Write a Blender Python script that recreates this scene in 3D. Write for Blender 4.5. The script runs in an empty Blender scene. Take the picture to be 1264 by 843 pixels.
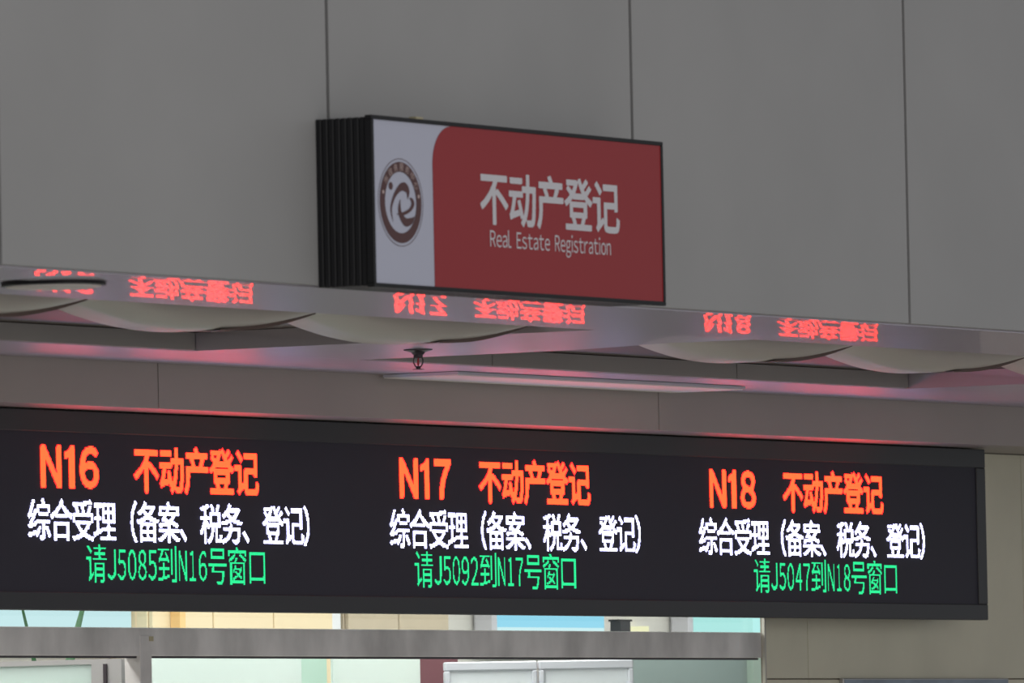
import bpy, bmesh, math, random
from mathutils import Vector, Matrix
from mathutils.bvhtree import BVHTree
random.seed(7)
S = bpy.context.scene
C = S.collection

# ------------------------------------------------------------ camera
cd = bpy.data.cameras.new('camera'); cam = bpy.data.objects.new('camera', cd); C.objects.link(cam)
cd.sensor_width = 36.0; cd.lens = 12400 / 1264 * 36.0
cd.clip_start = 0.5; cd.clip_end = 200
right = Vector((0.50025527, -0.86564752, -0.01997588))
down = Vector((0.0288582, 0.03972546, -0.99879382))
fwd = Vector((0.86539695, 0.4990754, 0.0448539))
M = Matrix((( right.x, -down.x, -fwd.x), (right.y, -down.y, -fwd.y), (right.z, -down.z, -fwd.z))).to_4x4()
M.translation = Vector((-38.04406, -22.08982, 1.6))
cam.matrix_world = M
cd.dof.use_dof = True; cd.dof.focus_distance = 44.0; cd.dof.aperture_fstop = 9.0
S.camera = cam

# ------------------------------------------------------------ world, lights, exposure
w = bpy.data.worlds.new('hall_light'); S.world = w; w.use_nodes = True
bg = w.node_tree.nodes['Background']; bg.inputs[0].default_value = (0.93, 0.96, 1.0, 1); bg.inputs[1].default_value = 0.34
S.view_settings.view_transform = 'Standard'; S.view_settings.look = 'None'
S.view_settings.gamma = 1; S.view_settings.use_curve_mapping = False
S.view_settings.exposure = 0.0

def area(name, loc, target, sx, sy, power, col):
    l = bpy.data.lights.new(name, 'AREA'); l.shape = 'RECTANGLE'; l.size = sx; l.size_y = sy
    l.energy = power; l.color = col
    o = bpy.data.objects.new(name, l); C.objects.link(o); o.location = loc
    if target: o.rotation_euler = (Vector(target) - Vector(loc)).to_track_quat('-Z', 'Y').to_euler()
    return o
area('hall_fill', (-14, -22, 4.2), (-2, 0, 2.4), 18, 5, 640, (1.0, 0.965, 0.93))  # added soft fill for the hall side, set low to reach under the overhang
area('office_lamp', (2.2, 2.2, 2.95), None, 13, 0.9, 145, (1.0, 0.98, 0.95))
area('office_front_fill', (0.0, 0.85, 2.95), None, 10, 0.25, 110, (1.0, 0.98, 0.95))  # added fill near the glass, brightens the fronts of the white boards

# ------------------------------------------------------------ materials
def mat(name, col, rough=0.5, metal=0.0, spec=0.5, noise=None, emit=None, estr=0.0, bump=None, coat=0.0):
    m = bpy.data.materials.new(name); m.use_nodes = True
    nt = m.node_tree; b = nt.nodes['Principled BSDF']
    b.inputs['Base Color'].default_value = (*col, 1); b.inputs['Roughness'].default_value = rough
    b.inputs['Metallic'].default_value = metal; b.inputs['Specular IOR Level'].default_value = spec
    b.inputs['Coat Weight'].default_value = coat
    tc = nt.nodes.new('ShaderNodeTexCoord')
    if noise:
        sc, amt, sv = noise
        mp = nt.nodes.new('ShaderNodeMapping'); mp.inputs['Scale'].default_value = sv
        nz = nt.nodes.new('ShaderNodeTexNoise'); nz.inputs['Scale'].default_value = sc; nz.inputs['Detail'].default_value = 5
        cr = nt.nodes.new('ShaderNodeMapRange'); cr.inputs['From Min'].default_value = 0.3; cr.inputs['From Max'].default_value = 0.7
        cr.inputs['To Min'].default_value = 1 - amt; cr.inputs['To Max'].default_value = 1 + amt
        mx = nt.nodes.new('ShaderNodeVectorMath'); mx.operation = 'SCALE'; mx.inputs[0].default_value = col
        nt.links.new(tc.outputs['Object'], mp.inputs[0]); nt.links.new(mp.outputs[0], nz.inputs['Vector'])
        nt.links.new(nz.outputs['Fac'], cr.inputs['Value']); nt.links.new(cr.outputs[0], mx.inputs['Scale'])
        nt.links.new(mx.outputs[0], b.inputs['Base Color'])
    if bump:
        nz = nt.nodes.new('ShaderNodeTexNoise'); nz.inputs['Scale'].default_value = bump[0]
        bp = nt.nodes.new('ShaderNodeBump'); bp.inputs['Strength'].default_value = bump[1]; bp.inputs['Distance'].default_value = 0.002
        nt.links.new(tc.outputs['Object'], nz.inputs['Vector']); nt.links.new(nz.outputs['Fac'], bp.inputs['Height'])
        nt.links.new(bp.outputs[0], b.inputs['Normal'])
    if emit:
        b.inputs['Emission Color'].default_value = (*emit, 1); b.inputs['Emission Strength'].default_value = estr
    return m

def emis(name, col, strength=1.0):
    m = bpy.data.materials.new(name); m.use_nodes = True; nt = m.node_tree; nt.nodes.clear()
    e = nt.nodes.new('ShaderNodeEmission'); o = nt.nodes.new('ShaderNodeOutputMaterial')
    e.inputs[0].default_value = (*col, 1); e.inputs[1].default_value = strength
    nt.links.new(e.outputs[0], o.inputs[0]); return m

def polished(name, col, r1, r2, f):
    """polished sheet metal: a sharp lobe, a broad lobe and a little paint-like diffuse"""
    m = bpy.data.materials.new(name); m.use_nodes = True; nt = m.node_tree; nt.nodes.clear()
    o = nt.nodes.new('ShaderNodeOutputMaterial')
    g1 = nt.nodes.new('ShaderNodeBsdfAnisotropic'); g2 = nt.nodes.new('ShaderNodeBsdfAnisotropic'); d = nt.nodes.new('ShaderNodeBsdfDiffuse')
    for g, r in ((g1, r1), (g2, r2)):
        g.inputs['Roughness'].default_value = r; g.inputs['Color'].default_value = (*col, 1)
    d.inputs['Color'].default_value = (*col, 1)
    a = nt.nodes.new('ShaderNodeMixShader'); a.inputs[0].default_value = f[0]
    b = nt.nodes.new('ShaderNodeMixShader'); b.inputs[0].default_value = f[1]
    nt.links.new(g2.outputs[0], a.inputs[1]); nt.links.new(g1.outputs[0], a.inputs[2])
    nt.links.new(a.outputs[0], b.inputs[1]); nt.links.new(d.outputs[0], b.inputs[2])
    nt.links.new(b.outputs[0], o.inputs[0]); return m

def glass(name, tint, clear, rough=0.0):
    m = bpy.data.materials.new(name); m.use_nodes = True; nt = m.node_tree; nt.nodes.clear()
    o = nt.nodes.new('ShaderNodeOutputMaterial'); t = nt.nodes.new('ShaderNodeBsdfTransparent'); t.inputs[0].default_value = (*tint, 1)
    g = nt.nodes.new('ShaderNodeBsdfAnisotropic'); g.inputs['Roughness'].default_value = rough
    x = nt.nodes.new('ShaderNodeMixShader'); x.inputs[0].default_value = 1 - clear
    nt.links.new(t.outputs[0], x.inputs[1]); nt.links.new(g.outputs[0], x.inputs[2]); nt.links.new(x.outputs[0], o.inputs[0])
    return m

M_wall = mat('wall_panel_grey', (0.395, 0.388, 0.384), 0.45, noise=(1.3, 0.04, (1, 1, 1)), spec=0.3)
M_dark = mat('dark_gap', (0.03, 0.03, 0.03), 0.7)
M_soffit = polished('polished_soffit', (0.74, 0.69, 0.76), 0.02, 0.33, (0.40, 0.30))
M_ceil = mat('recess_brown', (0.10, 0.075, 0.06), 0.5)
M_recess = mat('recess_grey', (0.46, 0.44, 0.42), 0.5, noise=(1.5, 0.04, (1, 1, 1)))
M_fascia = mat('fascia_beige', (0.46, 0.41, 0.38), 0.45, noise=(1.5, 0.04, (1, 1, 1)))
M_tile = mat('beige_tile', (0.78, 0.75, 0.58), 0.4, noise=(2.5, 0.05, (1, 1, 1)))
M_grout = mat('grout', (0.22, 0.2, 0.16), 0.8)
M_floor = mat('floor_stone', (0.58, 0.56, 0.53), 0.3, noise=(3, 0.08, (1, 1, 1)))
M_vault = mat('vault_lacquer', (0.60, 0.56, 0.50), 0.42, spec=0.5)
M_vaultrim = mat('vault_rim', (0.16, 0.11, 0.09), 0.5)
M_case = mat('display_case', (0.040, 0.043, 0.048), 0.45, spec=0.5)
M_face = mat('display_face', (0.048, 0.047, 0.066), 0.6, spec=0.3)
M_org = emis('led_orange', (1.0, 0.008, 0.008), 12.0)
M_org2 = emis('led_orange_core', (1.0, 0.021, 0.006), 12.0)
M_wht = emis('led_white', (0.55, 0.55, 1.0), 11.0)
M_grn = emis('led_green', (0.035, 1.0, 0.36), 1.1)
M_black = mat('black_aluminium', (0.012, 0.012, 0.014), 0.5, spec=0.35)
M_signw = mat('sign_white', (0.56, 0.57, 0.69), 0.15, spec=0.5)
M_signr = mat('sign_red', (0.36, 0.022, 0.028), 0.25, spec=0.35)
M_print = mat('sign_print', (0.72, 0.70, 0.74), 0.4)
M_emb = mat('emblem_brown', (0.10, 0.035, 0.035), 0.4)
M_embt = mat('emblem_letter', (0.60, 0.45, 0.42), 0.4)
M_brass = mat('brass_clip', (0.55, 0.48, 0.30), 0.4, metal=0.2)
M_steel = mat('brushed_steel', (0.84, 0.82, 0.80), 0.5, metal=0.1, noise=(2.2, 0.24, (1.8, 1, 1.0)))
M_alu = mat('pale_aluminium', (0.5, 0.5, 0.5), 0.4, metal=0.5)
M_chrome = mat('chrome', (0.8, 0.8, 0.8), 0.15, metal=1.0)
M_plate = mat('dark_bronze', (0.07, 0.06, 0.07), 0.4, metal=0.5)
M_redbulb = mat('red_glass_bulb', (0.5, 0.02, 0.03), 0.15)
M_diff = mat('diffuser', (0.92, 0.87, 0.82), 0.6)
M_glass = glass('clear_glass', (0.97, 1.0, 0.99), 0.94)
def frost(name, col):
    m = bpy.data.materials.new(name); m.use_nodes = True; nt = m.node_tree; nt.nodes.clear()
    o = nt.nodes.new('ShaderNodeOutputMaterial'); a = nt.nodes.new('ShaderNodeBsdfDiffuse'); b = nt.nodes.new('ShaderNodeBsdfTranslucent')
    a.inputs[0].default_value = (*col, 1); b.inputs[0].default_value = (*col, 1); x = nt.nodes.new('ShaderNodeMixShader'); x.inputs[0].default_value = 0.55
    nt.links.new(a.outputs[0], x.inputs[1]); nt.links.new(b.outputs[0], x.inputs[2]); nt.links.new(x.outputs[0], o.inputs[0]); return m
M_frostL = frost('frosted_green', (0.72, 0.82, 0.79))
M_frostP = frost('frosted_pale', (0.84, 0.90, 0.88))
M_frostG = frost('frosted_mint', (0.68, 0.83, 0.76))
M_teal = frost('frosted_teal', (0.42, 0.50, 0.50))
M_white = mat('white_board', (0.78, 0.80, 0.84), 0.35)
M_whitef = mat('white_frame', (0.62, 0.62, 0.68), 0.35)
M_red = mat('dark_red_post', (0.16, 0.04, 0.055), 0.6)
M_inner = mat('office_wall', (0.72, 0.70, 0.66), 0.6)
M_cream = mat('cream_cabinet', (0.80, 0.66, 0.44), 0.5)
M_tan = mat('tan_cabinet', (0.50, 0.42, 0.31), 0.5, noise=(6, 0.05, (1, 1, 1)))
M_gold = mat('ochre_strip', (0.80, 0.52, 0.22), 0.5)
M_leaf = mat('leaf', (0.04, 0.13, 0.05), 0.5)
M_yel = emis('pale_yellow_light', (1.0, 0.95, 0.6), 1.0)
M_poster = mat('poster_blue', (0.30, 0.38, 0.46), 0.5, noise=(4, 0.3, (1, 1, 1)))

# ------------------------------------------------------------ helpers
def link(name, bm, m, parent=None, smooth=False):
    me = bpy.data.meshes.new(name); bm.normal_update(); bm.to_mesh(me); bm.free()
    for x in (m if isinstance(m, (list, tuple)) else [m]): me.materials.append(x)
    if smooth:
        for p in me.polygons: p.use_smooth = True
    o = bpy.data.objects.new(name, me); C.objects.link(o)
    if parent: o.parent = parent
    return o
def box(bm, x0, x1, y0, y1, z0, z1, bevel=0.0):
    r = bmesh.ops.create_cube(bm, size=1.0)
    vs = r['verts']
    for v in vs:
        v.co = Vector(((x0 + x1) / 2 + v.co.x * (x1 - x0), (y0 + y1) / 2 + v.co.y * (y1 - y0), (z0 + z1) / 2 + v.co.z * (z1 - z0)))
    if bevel:
        es = list({e for v in vs for e in v.link_edges})
        bmesh.ops.bevel(bm, geom=es, offset=bevel, segments=1, affect='EDGES')
def bx(name, m, x0, x1, y0, y1, z0, z1, parent=None, bevel=0.0):
    bm = bmesh.new(); box(bm, x0, x1, y0, y1, z0, z1, bevel); return link(name, bm, m, parent)
def struct(o): o['kind'] = 'structure'; return o
def empty(name, loc):
    o = bpy.data.objects.new(name, None); C.objects.link(o); o.location = loc; return o
def tag(o, label, cat, group=None):
    o['label'] = label; o['category'] = cat
    if group: o['group'] = group
    return o
def keep(o, root):      # parent without moving
    o.parent = root; o.matrix_parent_inverse = Matrix.Translation(-root.location); return o
def lathe(bm, prof, n=32, centre=(0, 0, 0)):
    rings = []
    for r, z in prof:
        rings.append([bm.verts.new((centre[0] + r * math.cos(2 * math.pi * k / n), centre[1] + r * math.sin(2 * math.pi * k / n), centre[2] + z)) for k in range(n)])
    for a, b in zip(rings, rings[1:]):
        for k in range(n): bm.faces.new((a[k], a[(k + 1) % n], b[(k + 1) % n], b[k]))
    bm.faces.new(rings[0]); bm.faces.new(rings[-1])
    bmesh.ops.recalc_face_normals(bm, faces=bm.faces)
def tube(bm, pts, r, n=8):
    prev = None
    for i, p in enumerate(pts):
        p = Vector(p); d = (Vector(pts[min(i + 1, len(pts) - 1)]) - Vector(pts[max(i - 1, 0)])).normalized()
        a = d.orthogonal().normalized() if prev is None else (prev - d * prev.dot(d)).normalized()
        prev = a; b = d.cross(a); rr = r[i] if isinstance(r, (list, tuple)) else r
        ring = [bm.verts.new(p + (a * math.cos(t) + b * math.sin(t)) * rr) for t in [2 * math.pi * k / n for k in range(n)]]
        if i:
            for k in range(n): bm.faces.new((last[k], last[(k + 1) % n], ring[(k + 1) % n], ring[k]))
        else: bm.faces.new(ring)
        last = ring
    bm.faces.new(last); bmesh.ops.recalc_face_normals(bm, faces=bm.faces)

# ------------------------------------------------------------ setting
H = 3.39        # underside of the polished ceiling
TOP = 3.465     # top of the recesses
struct(bx('floor', M_floor, -45, 18, -30, 3.4, -0.1, 0.0))

# upper front wall, big composite panels with open joints
wf = struct(bx('wall_front', M_dark, -18, 4, -3.85, -3.72, H + 0.09, 6.2))
seams = [-16.3, -14.16, -12.01, -9.875, -7.73, -5.54, -3.357, -1.18, 1.0, 3.2]
for a, b in zip(seams, seams[1:]):
    o = bx('wall_panel', M_wall, a + 0.011, b - 0.011, -3.88, -3.852, H + 0.006, 6.2, wf, 0.002)

# ceiling: slab above the recesses, polished sheets hanging below it
ce = struct(bx('ceiling', M_ceil, -18, 8, -3.70, 0.28, TOP, TOP + 0.1))
def sheet(x0, x1, y0, y1, seed, amp=1.0, z=H, tilt=(0, 0), dip=0.0):
    """thin sheet of polished metal, slightly rippled as rolled sheet is"""
    rnd = random.Random(seed); bm = bmesh.new()
    nx = max(2, int((x1 - x0) / 0.12)); ny = max(2, int((y1 - y0) / 0.025))
    ph = [(rnd.uniform(0.28, 0.75), rnd.uniform(0, 6.28), rnd.uniform(-0.25, 0.25)) for _ in range(4)]
    def dz(x, y):
        s = 0
        for q, (lam, p, k) in enumerate(ph):
            s += lam * (1.0 if lam > 0.5 else 0.45) * math.sin(2 * math.pi * (y + k * 0.3 * math.sin(x * 1.3 + p) + 0.02 * x) / lam + p)
        v = (y1 - y)
        d_ = tilt[1] * v + (tilt[0] - tilt[1]) * v * v / (2 * (y1 - y0))      # the sheet sags a little towards its rear edge
        if dip: d_ += dip * 0.22 * math.sqrt(math.pi) / 2 * (1 - math.erf((y + 2.12) / 0.22))
        return s * 0.00003 * amp + d_
    g = [[bm.verts.new((x0 + (x1 - x0) * i / nx, y0 + (y1 - y0) * j / ny, z + dz(x0 + (x1 - x0) * i / nx, y0 + (y1 - y0) * j / ny))) for j in range(ny + 1)] for i in range(nx + 1)]
    for i in range(nx):
        for j in range(ny): bm.faces.new((g[i][j], g[i][j + 1], g[i + 1][j + 1], g[i + 1][j]))
    rim = [g[i][0] for i in range(nx + 1)] + [g[nx][j] for j in range(1, ny + 1)] + [g[i][ny] for i in range(nx - 1, -1, -1)] + [g[0][j] for j in range(ny - 1, 0, -1)]
    up = [bm.verts.new((v.co.x, v.co.y, TOP - 0.002)) for v in rim]
    n = len(rim); side = []
    for k in range(n): side.append(bm.faces.new((rim[k], rim[(k + 1) % n], up[(k + 1) % n], up[k])))
    side.append(bm.faces.new(up))
    bmesh.ops.recalc_face_normals(bm, faces=bm.faces)
    for f in bm.faces: f.smooth = True
    for f in side: f.smooth = False
    for e in bm.edges:
        if any(f in side for f in e.link_faces) : e.smooth = False
    return link('soffit_panel', bm, M_soffit, ce)
G = 0.002
for i, (a, b) in enumerate([(-16.3, -9.9), (-9.9, -3.36), (-3.36, 3.2)]):
    sheet(a + G, b - G, -3.848, -3.765 - G, 30 + i, 0.3)
for i, (a, b) in enumerate([(-14.84, -8.72), (-8.72, -2.6), (-2.6, 3.52)]):
    sheet(a + G, b - G, -3.765, -3.44 - G, 10 + i, 0.7, H, (0.019, 0.003))
    sheet(a + G, b - G, -3.44, -2.88, 20 + i, 0.9, H, (0.016, 0.002))
for i, (a, b) in enumerate([(-10.02, -8.72), (-3.90, -2.6), (2.22, 3.52)]):
    sheet(a, b, -2.88 + G, -0.92 - G, 40 + i, 0.8, H, (0, 0), 0.026)
xs = [-12.5, -10.0, -7.4, -4.9, -2.4, 0.1, 2.62, 5.1, 7.6]
for i, (a, b) in enumerate(zip(xs, xs[1:])):
    sheet(a + G, b - G, -0.92, -0.60 - G, 50 + i, 0.5)
    sheet(a + G, b - G, -0.60, -0.243, 60 + i, 0.5)
# grey liner panels on the far side of each recess
for a, b in [(-8.72, -6.4), (-6.4, -3.9), (-2.6, -1.535), (-1.535, 0.602), (0.602, 2.22), (3.52, 6.0)]:
    bx('recess_panel', M_recess, a + 0.005, b - 0.005, -0.938, -0.922, H + 0.003, TOP - 0.003, ce)

# beige fascia above the display
fa = struct(bx('wall_fascia', M_dark, -12.4, 8.0, -0.22, 0.29, 3.215, TOP - 0.004))
fs = [-11.5, -7.29, -3.07, 1.144, 5.36, 7.9]
for a, b in zip(fs, fs[1:]):
    bx('fascia_panel', M_fascia, a + 0.004, b - 0.004, -0.24, -0.221, 3.203, H + 0.02, fa, 0.001)
for a, b in zip(fs, fs[1:]):
    bx('underside_panel', M_fascia, a + 0.004, b - 0.004, -0.22, 0.29, 3.203, 3.214, fa)

# beige tiled wall right of the opening
wl = struct(bx('wall_right', M_grout, 3.072, 8.0, 0.306, 0.318, 0.0, 3.2135))
for z0, z1 in ((0.0, 0.7), (0.7, 1.4), (1.4, 2.105), (2.105, 3.2)):
    for a, b in ((3.07, 3.488), (3.488, 5.72), (5.72, 7.95)):
        bx('wall_tile', M_tile, a + 0.003, b - 0.003, 0.292, 0.306, z0 + 0.003, z1 - 0.003, wl, 0.001)
bx('jamb_strip', mat('jamb_pale', (0.55, 0.53, 0.47), 0.4), 3.058, 3.072, 0.288, 0.303, 0.0, 3.2, wl)
struct(bx('wall_left', M_tile, -12.4, -6.2, 0.3, 0.6, 0.0, 3.2))

# ------------------------------------------------------------ glazed front: steel beam, posts, panes
win = struct(bx('window_1', M_steel, -6.2, 3.056, 0.304, 0.38, 2.203, 2.322, None, 0.003))
for px in (-5.4, -2.34):
    bx('post', M_steel, px - 0.045, px + 0.045, 0.301, 0.38, 0.0, 2.203 if px < -5 else 2.29, win, 0.002)
bx('corner_clip', M_brass, -2.315, -2.285, 0.297, 0.3005, 2.265, 2.285, win)
for a, b in ((-6.19, -2.35), (-2.33, 3.05)):
    bx('pane', M_glass, a, b, 0.345, 0.351, 2.322, 3.2, win)
bx('pane', M_glass, -2.29, 3.05, 0.345, 0.351, 0.02, 2.204, win)
bx('bead', M_plate, -6.19, 3.05, 0.32, 0.34, 2.194, 2.2025, win)

# office shell behind the glass
struct(bx('wall_back', M_inner, -8, 12, 3.2, 3.35, 0.0, 3.1))
struct(bx('ceiling_office', M_inner, -8, 12, 0.62, 3.2, 3.0, 3.1))

# glazed partition running back from the post
pr = empty('glass_partition', (-2.27, 0.45, 0.0))
tag(pr, 'aluminium framed pale green frosted partition running back from the steel post', 'partition')
keep(bx('top_rail', M_alu, -2.30, -2.25, 0.45, 3.0, 2.175, 2.196), pr)
keep(bx('end_stile', M_alu, -2.30, -2.25, 0.45, 0.52, 0.0, 2.175), pr)
keep(bx('seal_strip', M_plate, -2.31, -2.30, 0.52, 0.535, 0.0, 2.175), pr)
keep(bx('second_stile', M_alu, -2.30, -2.25, 0.535, 0.60, 0.0, 2.175), pr)
keep(bx('frosted_pane', M_frostL, -2.29, -2.27, 0.60, 3.0, 0.0, 2.175), pr)

# frosted screens inside, right of the post
def screen(x0, x1, y, top, m, label):
    r = empty('frosted_screen', ((x0 + x1) / 2, y, 0)); tag(r, label, 'screen')
    keep(bx('frosted_pane', m, x0, x1, y, y + 0.012, 0.03, top), r)
    keep(bx('foot_rail', M_alu, x0, x1, y - 0.02, y + 0.03, 0.0, 0.03), r)
    return r
screen(-0.45, 0.86, 1.48, 2.30, M_frostP, 'pale mint frosted glass screen right beside the steel post')
screen(0.865, 1.115, 1.50, 2.30, M_frostG, 'narrow greener frosted screen between the two pale mint screens')
screen(1.12, 1.90, 1.47, 2.30, M_frostP, 'pale mint frosted glass screen left of the dark red post')
t = screen(3.55, 5.06, 1.48, 2.30, M_teal, 'dark teal frosted glass screen right of the white boards')
screen(5.07, 5.6, 1.49, 2.30, frost('frosted_grey', (0.55, 0.66, 0.62)), 'narrow grey green frosted screen against the beige tiled wall')
rp = bx('red_post', M_red, 1.93, 2.3, 1.50, 1.56, 0.0, 2.35, None, 0.004)
tag(rp, 'dark red upright board seen left of the white boards behind the glass', 'board')

# two white framed boards
def board(x0, y0_, x1, label, ang):
    r = empty('white_board', (x0, y0_, 1.2)); tag(r, label, 'board', 'white framed boards behind the glass')
    L = x1 - x0; zt = 1.005; f = 0.025
    keepl = lambda o: setattr(o, 'parent', r)
    keepl(bx('board_face', M_white, f, L - f, 0.0, 0.02, 0.02, zt - f * 0.9))
    for nm, a, b, c, d in (('frame_rail', 0, L, zt - 0.042, zt), ('frame_rail', 0, L, 0, 0.04), ('frame_stile', 0, f, 0.04, zt - 0.042), ('frame_stile', L - f, L, 0.04, zt - 0.042)):
        keepl(bx(nm, M_whitef, a, b, -0.02, 0.03, c, d, None, 0.006))
    r.rotation_euler = (0, 0, ang)
    return r
board(1.83, 1.30, 2.265, 'left one of the two white framed boards, beside the dark red post', -0.82)
board(2.133, 0.975, 2.58, 'right one of the two white framed boards, beside the teal screen', -0.82)
# rails that carry the boards
st = bx('board_stand', M_alu, 0.0, 0.84, -0.02, 0.02, 0.0, 1.199, None, 0.003); st.location = (1.84, 1.31, 0); st.rotation_euler = (0, 0, -0.82)
tag(st, 'low grey stand carrying the two white framed boards', 'stand')

# things along the office's back wall, seen above the beam
def lightbox(x0, x1, z0, z1, top, bot, label, grp=None):
    r = empty('light_box_sign', ((x0 + x1) / 2, 3.2, (z0 + z1) / 2)); tag(r, label, 'light box', grp)
    zm = z0 + (z1 - z0) * 0.42
    keep(bx('case', M_whitef, x0, x1, 3.06, 3.195, z0, z1, None, 0.02), r)
    keep(bx('upper_face', emis('box_upper', top, 1.0), x0 + 0.02, x1 - 0.02, 3.045, 3.06, zm, z1 - 0.01), r)
    keep(bx('lower_face', emis('box_lower', bot, 1.0), x0 + 0.02, x1 - 0.02, 3.045, 3.06, z0 + 0.01, zm), r)
    return r
lightbox(-0.2, 1.93, 2.30, 2.56, (0.66, 0.90, 0.94), (0.88, 0.98, 1.0), 'turquoise and white lit sign box behind the green leaves')
lightbox(5.34, 6.44, 2.33, 2.56, (0.34, 0.76, 0.97), (0.70, 0.96, 1.0), 'sky blue lit sign box left of the small black bracket')
lightbox(7.36, 8.9, 2.30, 2.56, (0.48, 0.88, 0.85), (0.80, 1.0, 0.97), 'turquoise lit sign box beside the beige tiled wall')
def cabinet(x0, x1, m, doors, label):
    r = empty('tall_cabinet', ((x0 + x1) / 2, 3.0, 0)); tag(r, label, 'cabinet', 'tall cabinets along the office back wall')
    keep(bx('body', m, x0, x1, 2.98, 3.19, 0.0, 2.85, None, 0.004), r)
    n = doors; wd = (x1 - x0) / n
    for i in range(n):
        d = keep(bx('cabinet_door', m, x0 + i * wd + 0.006, x0 + (i + 1) * wd - 0.006, 2.955, 2.979, 0.1, 2.82, None, 0.004), r)
        h = bx('handle', M_alu, x0 + (i + 1) * wd - 0.06, x0 + (i + 1) * wd - 0.045, 2.93, 2.955, 1.1, 1.3); h.parent = d; h.matrix_parent_inverse = Matrix.Translation(-r.location)
        h.parent = d; h.matrix_parent_inverse = Matrix.Identity(4)
        h.matrix_parent_inverse = d.matrix_basis.inverted()
    return r
cabinet(1.95, 3.60, M_cream, 3, 'cream cabinet right of the turquoise lit box, behind the glass')
cabinet(3.74, 4.71, M_tan, 2, 'tan cabinet behind the glass, right of the cream cabinet')
gp = bx('ochre_upright', M_gold, 2.11, 2.16, 2.90, 2.953, 0.0, 2.6); tag(gp, 'narrow ochre upright standing before the cream cabinet', 'post')
wp = bx('white_upright', M_white, 3.63, 3.71, 2.98, 3.19, 0.0, 2.7); tag(wp, 'narrow white upright between the cream and tan cabinets', 'post')
br = empty('pole_stand', (6.17, 2.8, 0)); tag(br, 'small black stand top right of the sky blue lit box', 'stand')
keep(bx('plate', M_black, 6.10, 6.24, 2.78, 2.84, 2.452, 2.462), br)
keep(bx('stem', M_black, 6.12, 6.22, 2.78, 2.84, 2.38, 2.452), br)
keep(bx('pole', M_black, 6.15, 6.19, 2.79, 2.83, 0.0, 2.38), br)
yl = bx('wall_lamp', M_yel, 6.95, 7.02, 3.12, 3.199, 2.34, 2.44); tag(yl, 'tiny pale yellow lamp left of the right-hand turquoise lit box', 'lamp')

# pot plant whose leaf tips stand up behind the beam
pl = empty('potted_plant', (-0.45, 2.0, 0)); tag(pl, 'green potted plant with thin blade leaves crossing the gap above the beam', 'plant')
bm = bmesh.new(); lathe(bm, [(0.13, 0.0), (0.17, 0.35), (0.15, 0.35), (0.12, 0.05)], 24); o = link('pot', bm, M_white, None, True); o.parent = pl
def blade(base, tip, bend, wd):
    bm = bmesh.new(); b = Vector(base); t = Vector(tip); n = 14; rows = []
    for i in range(n + 1):
        s = i / n; p = b.lerp(t, s) + Vector(bend) * math.sin(math.pi * s)
        ww = wd * (0.35 + 0.65 * math.sin(math.pi * min(1, s * 0.9 + 0.1))) * (1 - s ** 4) + 0.0015
        sd = Vector((0.8, -0.6, 0)) * ww
        rows.append([bm.verts.new(p - sd), bm.verts.new(p + Vector((0.3, 0.4, 0)) * ww * 0.5), bm.verts.new(p + sd)])
    for a, c in zip(rows, rows[1:]):
        bm.faces.new((a[0], a[1], c[1], c[0])); bm.faces.new((a[1], a[2], c[2], c[1]))
    o = link('leaf', bm, M_leaf, None, True); o.parent = pl
    sm = o.modifiers.new('thick', 'SOLIDIFY'); sm.thickness = 0.002
blade((0, 0, 0.3), (0.42, 0, 2.70), (-0.27, 0, 0), 0.05)
blade((0, 0, 0.3), (-0.30, 0, 2.70), (0.22, 0, 0), 0.022)
blade((0, 0.02, 0.3), (0.30, 0.3, 2.0), (0.1, 0.1, 0), 0.03)
blade((0, 0.02, 0.3), (-0.35, 0.2, 1.9), (-0.1, 0.1, 0), 0.03)
blade((0, 0, 0.3), (0.05, -0.3, 1.7), (0.0, -0.1, 0), 0.03)

# poster on the tiled wall, only its top edge in view
ps = empty('wall_notice', (4.63, 0.29, 1.8)); tag(ps, 'grey framed blue notice at bottom right on the beige tiled wall', 'notice')
keep(bx('frame', M_alu, 3.79, 5.49, 0.268, 0.291, 1.45, 2.108, None, 0.003), ps)
keep(bx('sheet', M_poster, 3.80, 5.48, 0.264, 0.268, 1.46, 2.100), ps)

# ------------------------------------------------------------ LED display
disp = empty('led_display', (0.22, 0.1, 2.79))
tag(disp, 'long black lit LED display under the beige fascia, three service windows', 'display')
X0, X1, Z0, Z1, BZ = -4.335, 4.775, 2.38, 3.198, 0.09
keep(bx('case', M_case, X0 + 0.01, X1 - 0.01, 0.02, 0.285, Z0 + 0.01, Z1 - 0.005), disp)
keep(bx('bezel', M_case, X0, X1, 0.0, 0.05, Z1 - BZ, Z1, None, 0.004), disp)
keep(bx('bezel', M_case, X0, X1, 0.0, 0.05, Z0, Z0 + 0.075, None, 0.004), disp)
keep(bx('bezel', M_case, X0, X0 + BZ, 0.0, 0.05, Z0 + 0.075, Z1 - BZ, None, 0.004), disp)
keep(bx('bezel', M_case, X1 - BZ, X1, 0.0, 0.05, Z0 + 0.075, Z1 - BZ, None, 0.004), disp)
keep(bx('screen_face', M_face, X0 + BZ, X1 - BZ, 0.008, 0.02, Z0 + 0.075, Z1 - BZ), disp)

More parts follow.
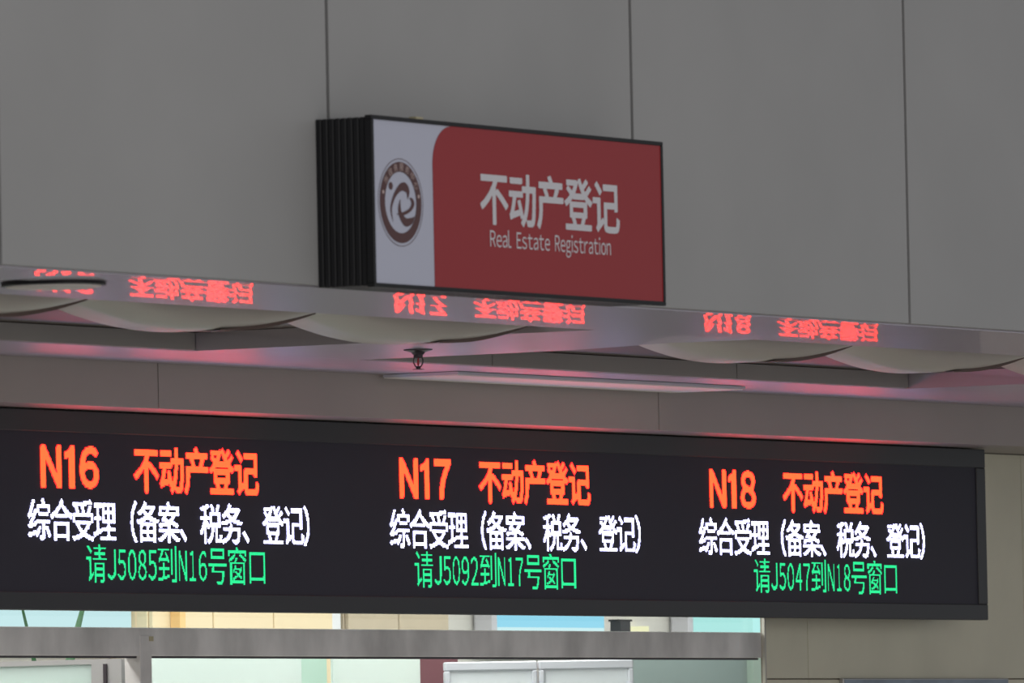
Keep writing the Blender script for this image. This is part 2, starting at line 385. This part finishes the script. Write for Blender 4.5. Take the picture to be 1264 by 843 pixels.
P = 0.0063
_cache = {}
def glyph(ch, off):
    """flat outline of one character as (bvh, bbox)"""
    if 32 < ord(ch) < 127: ch = chr(ord(ch) + 0xFEE0)      # the full-width cut of Latin letters and digits
    off = 0.0; k = (ch, off)
    if k not in _cache:
        cu = bpy.data.curves.new('glyph', 'FONT'); cu.body = ch; cu.fill_mode = 'FRONT'; cu.resolution_u = 4
        ob = bpy.data.objects.new('glyph', cu); C.objects.link(ob)
        dg = bpy.context.evaluated_depsgraph_get(); dg.update()
        me = ob.evaluated_get(dg).to_mesh()
        vs = [v.co.copy() for v in me.vertices]; me.calc_loop_triangles(); ps_ = [tuple(p.vertices) for p in me.loop_triangles]
        ob.evaluated_get(dg).to_mesh_clear()
        bpy.data.objects.remove(ob); bpy.data.curves.remove(cu)
        bb = (min(v.x for v in vs), max(v.x for v in vs), min(v.y for v in vs), max(v.y for v in vs))
        _cache[k] = (BVHTree.FromPolygons(vs, ps_), bb, vs, ps_)
    return _cache[k]
_v = [Vector(p + (0,)) for p in ((0.20, 0.0), (0.34, 0.0), (0.34, 0.73), (0.25, 0.73), (0.20, 0.66), (0.08, 0.61), (0.08, 0.51), (0.20, 0.55))]
_f = [(0, 1, 2), (0, 2, 7), (7, 2, 3), (7, 3, 4), (7, 4, 6), (6, 4, 5)]
_cache[('\ue001', 0.0)] = (BVHTree.FromPolygons(_v, _f), (0.08, 0.34, 0.0, 0.73), _v, _f)      # a plain figure one without foot
def raster(ch, off, x0, x1, z0, z1, thr, P=P):
    """LED dots (grid cells) whose centre area is covered by the character fitted to the rectangle"""
    tree, bb, _, _ = glyph(ch, 0.0); out = []; bb = (bb[0] - off, bb[1] + off, bb[2] - off, bb[3] + off)
    i0, i1 = math.floor(x0 / P), math.ceil(x1 / P); j0, j1 = math.floor(z0 / P), math.ceil(z1 / P)
    for i in range(i0, i1):
        for j in range(j0, j1):
            c = 0
            for a in (0.2, 0.5, 0.8):
                for b in (0.2, 0.5, 0.8):
                    u = ((i + a) * P - x0) / (x1 - x0); v = ((j + b) * P - z0) / (z1 - z0)
                    if not (0 <= u <= 1 and 0 <= v <= 1): continue
                    g = Vector((bb[0] + u * (bb[1] - bb[0]), bb[2] + v * (bb[3] - bb[2]), 0))
                    if tree.find_nearest(g, max(off, 1e-4))[0] is not None: c += 1
            if c >= thr: out.append((i, j))
    return out
EMX = 1.0
def cells(text, x0, zc, em, off, thr, capscale=0.74):
    """text set in full-width and half-width cells as LED boards do"""
    ref = glyph('国', off)[1]; rw = (ref[1] - ref[0]); cxr = (ref[0] + ref[1]) / 2; cyr = (ref[2] + ref[3]) / 2; sc = em * 0.90 / rw
    out = []; x = x0
    for ch in text:
        if ord(ch) < 256:
            ht = em * capscale * 1.06; wd = em * (0.30 if ch == '1' else 0.40); cx_ = x + em * 0.25
            out.append(raster(ch, off * 0.6, cx_ - wd / 2, cx_ + wd / 2, zc - ht / 2, zc + ht / 2, thr)); x += em * 0.5
        else:
            bb = glyph(ch, off)[1]; ox = x + em / 2
            out.append(raster(ch, off, ox + (bb[0] - cxr) * sc, ox + (bb[1] - cxr) * sc, zc + (bb[2] - cyr) * sc, zc + (bb[3] - cyr) * sc, thr)); x += em
    return out
def dots_mesh(name, chars, m, label, core=None):
    for dots in chars: one_char(name, dots, m, label, core)
def one_char(name, dots, m, label, core):
    bm = bmesh.new(); S_ = set(dots); r = P * 0.46
    for (i, j) in sorted(S_):
        x, z = (i + .5) * P, (j + .5) * P
        vs = [bm.verts.new((x + a * r, 0.0065, z + b * r)) for a, b in ((-1, -1), (1, -1), (1, 1), (-1, 1))]
        f = bm.faces.new(vs)
        if core is not None:
            n = sum((i + a, j + b) in S_ for a, b in ((1, 0), (-1, 0), (0, 1), (0, -1)))
            f.material_index = 1 if n >= 3 else 0
    o = link(name, bm, [m] if core is None else [m, core], None); keep(o, disp); o['label'] = label; return o

def window_text(n, xN, x_title, x_white, x_green, num):
    d = []; x = xN
    for ch, wd, gp_ in ((n[0], 0.158, 0.022), (n[1], 0.075, 0.040), (n[2], 0.146, 0)):
        d.append(raster('\ue001' if ch == '1' else ch, 0.03 if ch != '1' else 0.01, x, x + wd, 2.880, 3.054, 4)); x += wd + gp_
    dots_mesh('lit_character', d, M_org, 'orange-red lit character', M_org2)
    dots_mesh('lit_character', cells('不动产登记', x_title, 2.962, 0.198, 0.026, 4), M_org, 'orange-red lit character', M_org2)
    dots_mesh('lit_character', cells('综合受理（备案、税务、登记）', x_white, 2.745, 0.166, 0.007, 4), M_wht, 'small white lit character')
    dots_mesh('lit_character', cells('请J' + num + '到' + n + '号窗口', x_green, 2.571, 0.158, 0.0, 4), M_grn, 'small green lit character')
window_text('N16', -3.59, -2.88, -3.69, -3.26, '5085')
window_text('N17', -0.725, -0.045, -0.812, -0.61, '5092')
window_text('N18', 2.045, 2.745, 1.940, 2.45, '5047')

# ------------------------------------------------------------ hanging sign box on the upper wall
SX0, SX1, SZ0, SZ1, SY0, SY1 = -7.83, -5.732, 3.380, 3.985, -4.115, -3.881
sg = empty('sign_box', ((SX0 + SX1) / 2, SY1, SZ0)); tag(sg, 'black-edged box sign with white emblem end and red face, on the grey upper wall', 'sign')
bm = bmesh.new(); n = 8; wd = (SY1 - SY0 - 0.03) / n
for i in range(n):          # ribbed aluminium sides
    y = SY0 + 0.03 + i * wd
    box(bm, SX0 + 0.006, SX1 - 0.006, y + 0.004, y + wd, SZ0 + 0.006, SZ1 - 0.006, 0.003)
    if i < n: box(bm, SX0 + 0.012, SX1 - 0.012, y - 0.0005, y + 0.0045, SZ0 + 0.012, SZ1 - 0.012)
keep(link('ribbed_case', bm, M_black), sg)
bm = bmesh.new(); f = 0.015
box(bm, SX0, SX1, SY0, SY0 + 0.03, SZ1 - f, SZ1, 0.002); box(bm, SX0, SX1, SY0, SY0 + 0.03, SZ0, SZ0 + f, 0.002)
box(bm, SX0, SX0 + f, SY0, SY0 + 0.03, SZ0 + f, SZ1 - f, 0.002); box(bm, SX1 - f, SX1, SY0, SY0 + 0.03, SZ0 + f, SZ1 - f, 0.002)
keep(link('front_frame', bm, M_black), sg)
keep(bx('white_panel', M_signw, SX0 + f, SX1 - f, SY0 + 0.006, SY0 + 0.02, SZ0 + f, SZ1 - f), sg)
def flat(name, polys, y, m, thick=0.001, parent=None):
    bm = bmesh.new()
    for pts in polys:
        vs = [bm.verts.new((p[0], y, p[1])) for p in pts]; fc = bm.faces.new(vs)
    g = bmesh.ops.extrude_face_region(bm, geom=bm.faces[:])
    for v in [e for e in g['geom'] if isinstance(e, bmesh.types.BMVert)]: v.co.y += thick
    bmesh.ops.recalc_face_normals(bm, faces=bm.faces)
    o = link(name, bm, m); keep(o, sg if parent is None else parent); return o
RX = -7.405; RR = 0.14; pts = [(SX1 - f, SZ0 + f), (SX1 - f, SZ1 - f)]
for k in range(13):
    a = math.pi / 2 * (1 + k / 12); pts.append((RX + RR + RR * math.cos(a), SZ1 - f - RR + RR * math.sin(a)))
pts.append((RX, SZ0 + f))
red = flat('red_panel', [pts], SY0 + 0.004, M_signr, 0.0018)
def text_mesh(name, text, x0, x1, z0, z1, y, m, off, gap=None):
    """flat lettering fitted to a rectangle"""
    cu = bpy.data.curves.new('t', 'FONT'); cu.body = text; cu.offset = off; cu.resolution_u = 4
    ob = bpy.data.objects.new('t', cu); C.objects.link(ob); dg = bpy.context.evaluated_depsgraph_get(); dg.update()
    me = bpy.data.meshes.new_from_object(ob.evaluated_get(dg)); bpy.data.objects.remove(ob)
    xs_ = [v.co.x for v in me.vertices]; ys_ = [v.co.y for v in me.vertices]
    a, b, c, d = min(xs_), max(xs_), min(ys_), max(ys_)
    for v in me.vertices: v.co = Vector((x0 + (v.co.x - a) / (b - a) * (x1 - x0), y, z0 + (v.co.y - c) / (d - c) * (z1 - z0)))
    me.materials.clear(); me.materials.append(m)
    o = bpy.data.objects.new(name, me); C.objects.link(o); return o
def run_mesh(name, cells_, p, y, m):
    """flat lettering from fine cells, merged into horizontal runs"""
    bm = bmesh.new(); S_ = set(cells_)
    for (i, j) in sorted(S_):
        if (i - 1, j) in S_: continue
        e = i
        while (e + 1, j) in S_: e += 1
        bm.faces.new([bm.verts.new((a_ * p, y, b_ * p)) for a_, b_ in ((i, j), (e + 1, j), (e + 1, j + 1), (i, j + 1))])
    bmesh.ops.remove_doubles(bm, verts=bm.verts, dist=1e-6)
    return link(name, bm, m)
ref = glyph('国', 0)[1]; sc = 0.172 / (ref[1] - ref[0]); BO = 0.022
for i, ch in enumerate('不动产登记'):
    bb = glyph(ch, 0)[1]; ox = -7.068 + 0.09 + i * 0.2035; mx_, my_ = (ref[0] + ref[1]) / 2, (ref[2] + ref[3]) / 2
    cl = raster(ch, BO, ox + (bb[0] - BO - mx_) * sc, ox + (bb[1] + BO - mx_) * sc, 3.722 + (bb[2] - BO - my_) * sc * 0.97, 3.722 + (bb[3] + BO - my_) * sc * 0.97, 5, 0.0016)
    keep(run_mesh('sign_character', cl, 0.0016, SY0 + 0.003, M_print), sg)
def word_mesh(word, x0, x1, zb, cap):
    """sans lettering set letter by letter, squeezed to the given width; zb = base line, cap = capital height"""
    H_ = glyph('H', 0)[1]; base, sc_ = H_[2], cap / (H_[3] - H_[2]); pen = 0; parts_ = []
    for ch in word:
        _, bb, vs, fs_ = glyph(ch, 0); parts_.append((pen - bb[0], vs, fs_)); pen += bb[1] - bb[0] + (0.075 if ch in 'l' else 0.10 if ch in 'itr' else 0.085)
    tot = pen - 0.09; bm = bmesh.new()
    for dx, vs, fs_ in parts_:
        nv = [bm.verts.new((x0 + (v.x + dx) / tot * (x1 - x0), SY0 + 0.003, zb + (v.y - base) * sc_)) for v in vs]
        for f_ in fs_:
            try: bm.faces.new([nv[q] for q in f_])
            except ValueError: pass
    o = link('english_word', bm, M_print); return keep(o, sg)
word_mesh('Real', -7.012, -6.862, 3.552, 0.058); word_mesh('Estate', -6.822, -6.582, 3.552, 0.058); word_mesh('Registration', -6.545, -6.135, 3.552, 0.058)
# emblem
EC = (-7.632, 3.684); ER = 0.155
def ring(r0, r1, n=64, a0=0, a1=2 * math.pi):
    return [[(EC[0] + r * math.cos(t), EC[1] + r * math.sin(t)) for r, t in ((r0, t0), (r1, t0), (r1, t1), (r0, t1))]
            for t0, t1 in [(a0 + (a1 - a0) * k / n, a0 + (a1 - a0) * (k + 1) / n) for k in range(n)]]
def nest(name, polys, y, m):
    bm = bmesh.new()
    for p in polys: bm.faces.new([bm.verts.new((q[0], y, q[1])) for q in p])
    bmesh.ops.remove_doubles(bm, verts=bm.verts, dist=1e-6)
    o = link(name, bm, m); return o
em = keep(nest('emblem', ring(0.70 * ER, 0.925 * ER), SY0 + 0.0045, M_emb), sg)
def sub(o, par): o.parent = par; o.matrix_parent_inverse = par.matrix_parent_inverse.copy() @ Matrix.Identity(4); return o
def sub(o, par):
    o.parent = par; o.matrix_parent_inverse = Matrix.Identity(4); return o
# the emblem mesh sits at the origin of its parent space, so its children share that space
keepE = lambda o: (setattr(o, 'parent', em), o)[1]
keepE(nest('outer_line', ring(0.985 * ER, 1.0 * ER), SY0 + 0.0045, M_emb))
def stroke(pts):
    # catmull-rom centre line with width -> quads
    P_ = [pts[0]] + pts + [pts[-1]]; line = []
    for i in range(1, len(P_) - 2):
        for k in range(8):
            t = k / 8; q = []
            for c in range(3):
                p0, p1, p2, p3 = P_[i - 1][c], P_[i][c], P_[i + 1][c], P_[i + 2][c]
                q.append(0.5 * (2 * p1 + (p2 - p0) * t + (2 * p0 - 5 * p1 + 4 * p2 - p3) * t * t + (3 * p1 - p0 - 3 * p2 + p3) * t ** 3))
            line.append(q)
    line.append(list(pts[-1])); L = []; R_ = []
    for i, (x, y, ww) in enumerate(line):
        a = line[max(i - 1, 0)]; b = line[min(i + 1, len(line) - 1)]; d = Vector((b[0] - a[0], b[1] - a[1])).normalized()
        ww = ww * 1.2; nx_, ny_ = -d.y * ww / 2, d.x * ww / 2
        L.append((EC[0] + (x + nx_) * ER, EC[1] + (y + ny_) * ER)); R_.append((EC[0] + (x - nx_) * ER, EC[1] + (y - ny_) * ER))
    return [[R_[i], R_[i + 1], L[i + 1], L[i]] for i in range(len(line) - 1)]
keepE(nest('arch_stroke', stroke([(-.36, -.45, .01), (-.43, -.19, .05), (-.37, 0, .07), (-.22, .19, .09), (0, .34, .14), (.2, .36, .17), (.33, .26, .12), (.31, .09, .01)]), SY0 + 0.0045, M_emb))
keepE(nest('hook_stroke', stroke([(-.01, .07, .01), (-.06, -.11, .09), (-.01, -.28, .13), (.2, -.44, .16), (.46, -.40, .12), (.60, -.30, .01)]), SY0 + 0.0045, M_emb))
keepE(nest('leg_stroke', stroke([(.40, .12, .01), (.50, .07, .08), (.54, -.02, .10), (.41, -.15, .07), (.11, -.25, .06), (-.18, -.27, .01)]), SY0 + 0.0042, M_emb))
keepE(nest('dot', [[(EC[0] + (-.43 + .09 * math.cos(t)) * ER, EC[1] + (.36 + .09 * math.sin(t)) * ER) for t in [2 * math.pi * k / 20 for k in range(20)]]], SY0 + 0.0045, M_emb))
def ring_char(ch, ang, size):
    o = text_mesh('ring_character', ch, -size / 2, size / 2, -size / 2, size / 2, 0, M_embt, 0.0)
    r = 0.812 * ER; rot = ang - math.pi / 2
    for v in o.data.vertices:
        x, z = v.co.x, v.co.z
        v.co = Vector((EC[0] + r * math.cos(ang) + x * math.cos(rot) - z * math.sin(rot), SY0 + 0.0035, EC[1] + r * math.sin(ang) + x * math.sin(rot) + z * math.cos(rot)))
    keepE(o)
for k, ch in enumerate('市政务服务中心'): ring_char(ch, math.radians(142 - k * 18.5), 0.027)
for a in (165, 12): 
    keepE(nest('ring_dot', [[(EC[0] + 0.812 * ER * math.cos(math.radians(a)) + 0.007 * math.cos(t), EC[1] + 0.812 * ER * math.sin(math.radians(a)) + 0.007 * math.sin(t)) for t in [2 * math.pi * k / 12 for k in range(12)]]], SY0 + 0.0035, M_embt))
keep(bx('top_clip', M_brass, -7.49, -7.44, SY0 + 0.02, SY0 + 0.05, SZ1 - 0.002, SZ1 + 0.01), sg)

# ------------------------------------------------------------ vaulted baffles hanging in the ceiling recesses
def vault(xc, label, sag=0.090, wv=0.79, y0=-2.60, y1=-2.25):
    r = empty('ceiling_baffle', (xc, y0, TOP)); tag(r, label, 'ceiling baffle', 'curved baffles hanging in the ceiling recesses')
    bm = bmesh.new(); n = 32; D = y1 - y0; rows = []
    for k in range(n + 1):
        t = -1 + 2 * k / n; zb = H + 0.042 - sag * (1 - t * t) - TOP; zt = -0.004
        prof = [(0.0, zt)] + [(0.20 * (1 - math.cos(q)), zt + (zb - zt) * math.sin(q) ** 0.9) for q in [math.pi / 2 * j / 9 for j in range(1, 10)]] + [(D, zb), (D, zt)]
        rows.append([bm.verts.new((wv * t, y, z)) for y, z in prof])
    for a_, b_ in zip(rows, rows[1:]):
        for j in range(len(a_) - 1): bm.faces.new((a_[j], a_[j + 1], b_[j + 1], b_[j])).smooth = j < 10
    bmesh.ops.recalc_face_normals(bm, faces=bm.faces)
    bm.faces.new(rows[0]); bm.faces.new(rows[-1][::-1])
    o = link('shell', bm, M_vault); o.parent = r
    bm = bmesh.new(); rows = []
    for k in range(n // 2 + 2, n + 1):
        t = -1 + 2 * k / n; z = H + 0.042 - sag * (1 - t * t) - TOP
        g_ = min(1.0, t / 0.45); rows.append([bm.verts.new((wv * t, y, z + d * g_)) for y, d in ((0.12, 0.012), (0.12, -0.007), (0.24, -0.007))])
    for a, b in zip(rows, rows[1:]):
        for q in range(2): bm.faces.new((a[q], a[q + 1], b[q + 1], b[q]))
    o = link('edge_trim', bm, M_vaultrim); o.parent = r
    return r
vault(-7.92, 'curved baffle at the far left, behind the round downlight')
vault(-6.31, 'curved beige baffle left of the box sign, right of the far left one')
vault(-4.70, 'curved baffle hanging directly under the box sign')
vault(-2.00, 'curved baffle in the right-hand recess, under the reflection of N18')
vault(-0.40, 'curved pinkish beige baffle below the rightmost wall joint')
vault(1.20, 'curved baffle at the right edge, last of the row')

# light panel set in the soffit over the display
lp = empty('ceiling_light_panel', (-0.03, -0.45, H)); tag(lp, 'long pale unlit ceiling light panel between sprinkler and fascia', 'light panel')
keep(bx('diffuser', M_diff, -1.29, 1.23, -0.622, -0.262, H - 0.018, H - 0.003), lp)
keep(bx('frame_edge', M_whitef, -1.30, 1.24, -0.632, -0.622, H - 0.014, H - 0.002), lp)
keep(bx('frame_edge', M_whitef, -1.30, -1.29, -0.622, -0.262, H - 0.014, H - 0.002), lp)
keep(bx('frame_edge', M_whitef, 1.23, 1.24, -0.622, -0.262, H - 0.014, H - 0.002), lp)

# round downlight in the front strip
dl = empty('ceiling_downlight', (-8.83, -3.42, H)); tag(dl, 'round black-rimmed ceiling downlight at the far left below the grey wall', 'downlight')
bm = bmesh.new(); lathe(bm, [(0.182, -0.001), (0.182, -0.011), (0.168, -0.013)], 48); o = link('rim', bm, M_black, None, False); o.parent = dl
bm = bmesh.new(); lathe(bm, [(0.166, -0.0125), (0.164, -0.0165), (0.12, -0.021), (0.05, -0.023)], 48); o = link('lens', bm, M_diff, None, True); o.parent = dl
bm = bmesh.new(); box(bm, 0.145, 0.165, -0.01, 0.01, -0.022, -0.012); o = link('clip', bm, M_chrome); o.parent = dl

# sprinkler
sp = empty('fire_sprinkler', (-3.237, -1.579, H)); tag(sp, 'small pendant fire sprinkler with red bulb and dark round plate', 'sprinkler')
bm = bmesh.new(); lathe(bm, [(0.058, -0.001), (0.058, -0.004), (0.03, -0.012), (0.022, -0.022), (0.012, -0.022)], 32); o = link('escutcheon', bm, M_plate, None, False); o.parent = sp
bm = bmesh.new(); lathe(bm, [(0.019, -0.022), (0.019, -0.032), (0.013, -0.036)], 16); o = link('neck', bm, M_plate); o.parent = sp
for s in (-1, 1):
    bm = bmesh.new(); dx, dy = 0.5 * s, -0.866 * s
    tube(bm, [(dx * r, dy * r, z) for r, z in ((0.015, -0.032), (0.019, -0.042), (0.0185, -0.054), (0.013, -0.066), (0.006, -0.074))], 0.0028); o = link('yoke_arm', bm, M_plate, None, True); o.parent = sp
bm = bmesh.new(); lathe(bm, [(0.002, -0.034), (0.0042, -0.042), (0.0042, -0.060), (0.002, -0.068)], 12); o = link('glass_bulb', bm, M_redbulb, None, True); o.parent = sp
bm = bmesh.new(); lathe(bm, [(0.008, -0.068), (0.009, -0.078), (0.024, -0.080), (0.024, -0.082), (0.004, -0.083)], 24); o = link('deflector', bm, M_plate); o.parent = sp
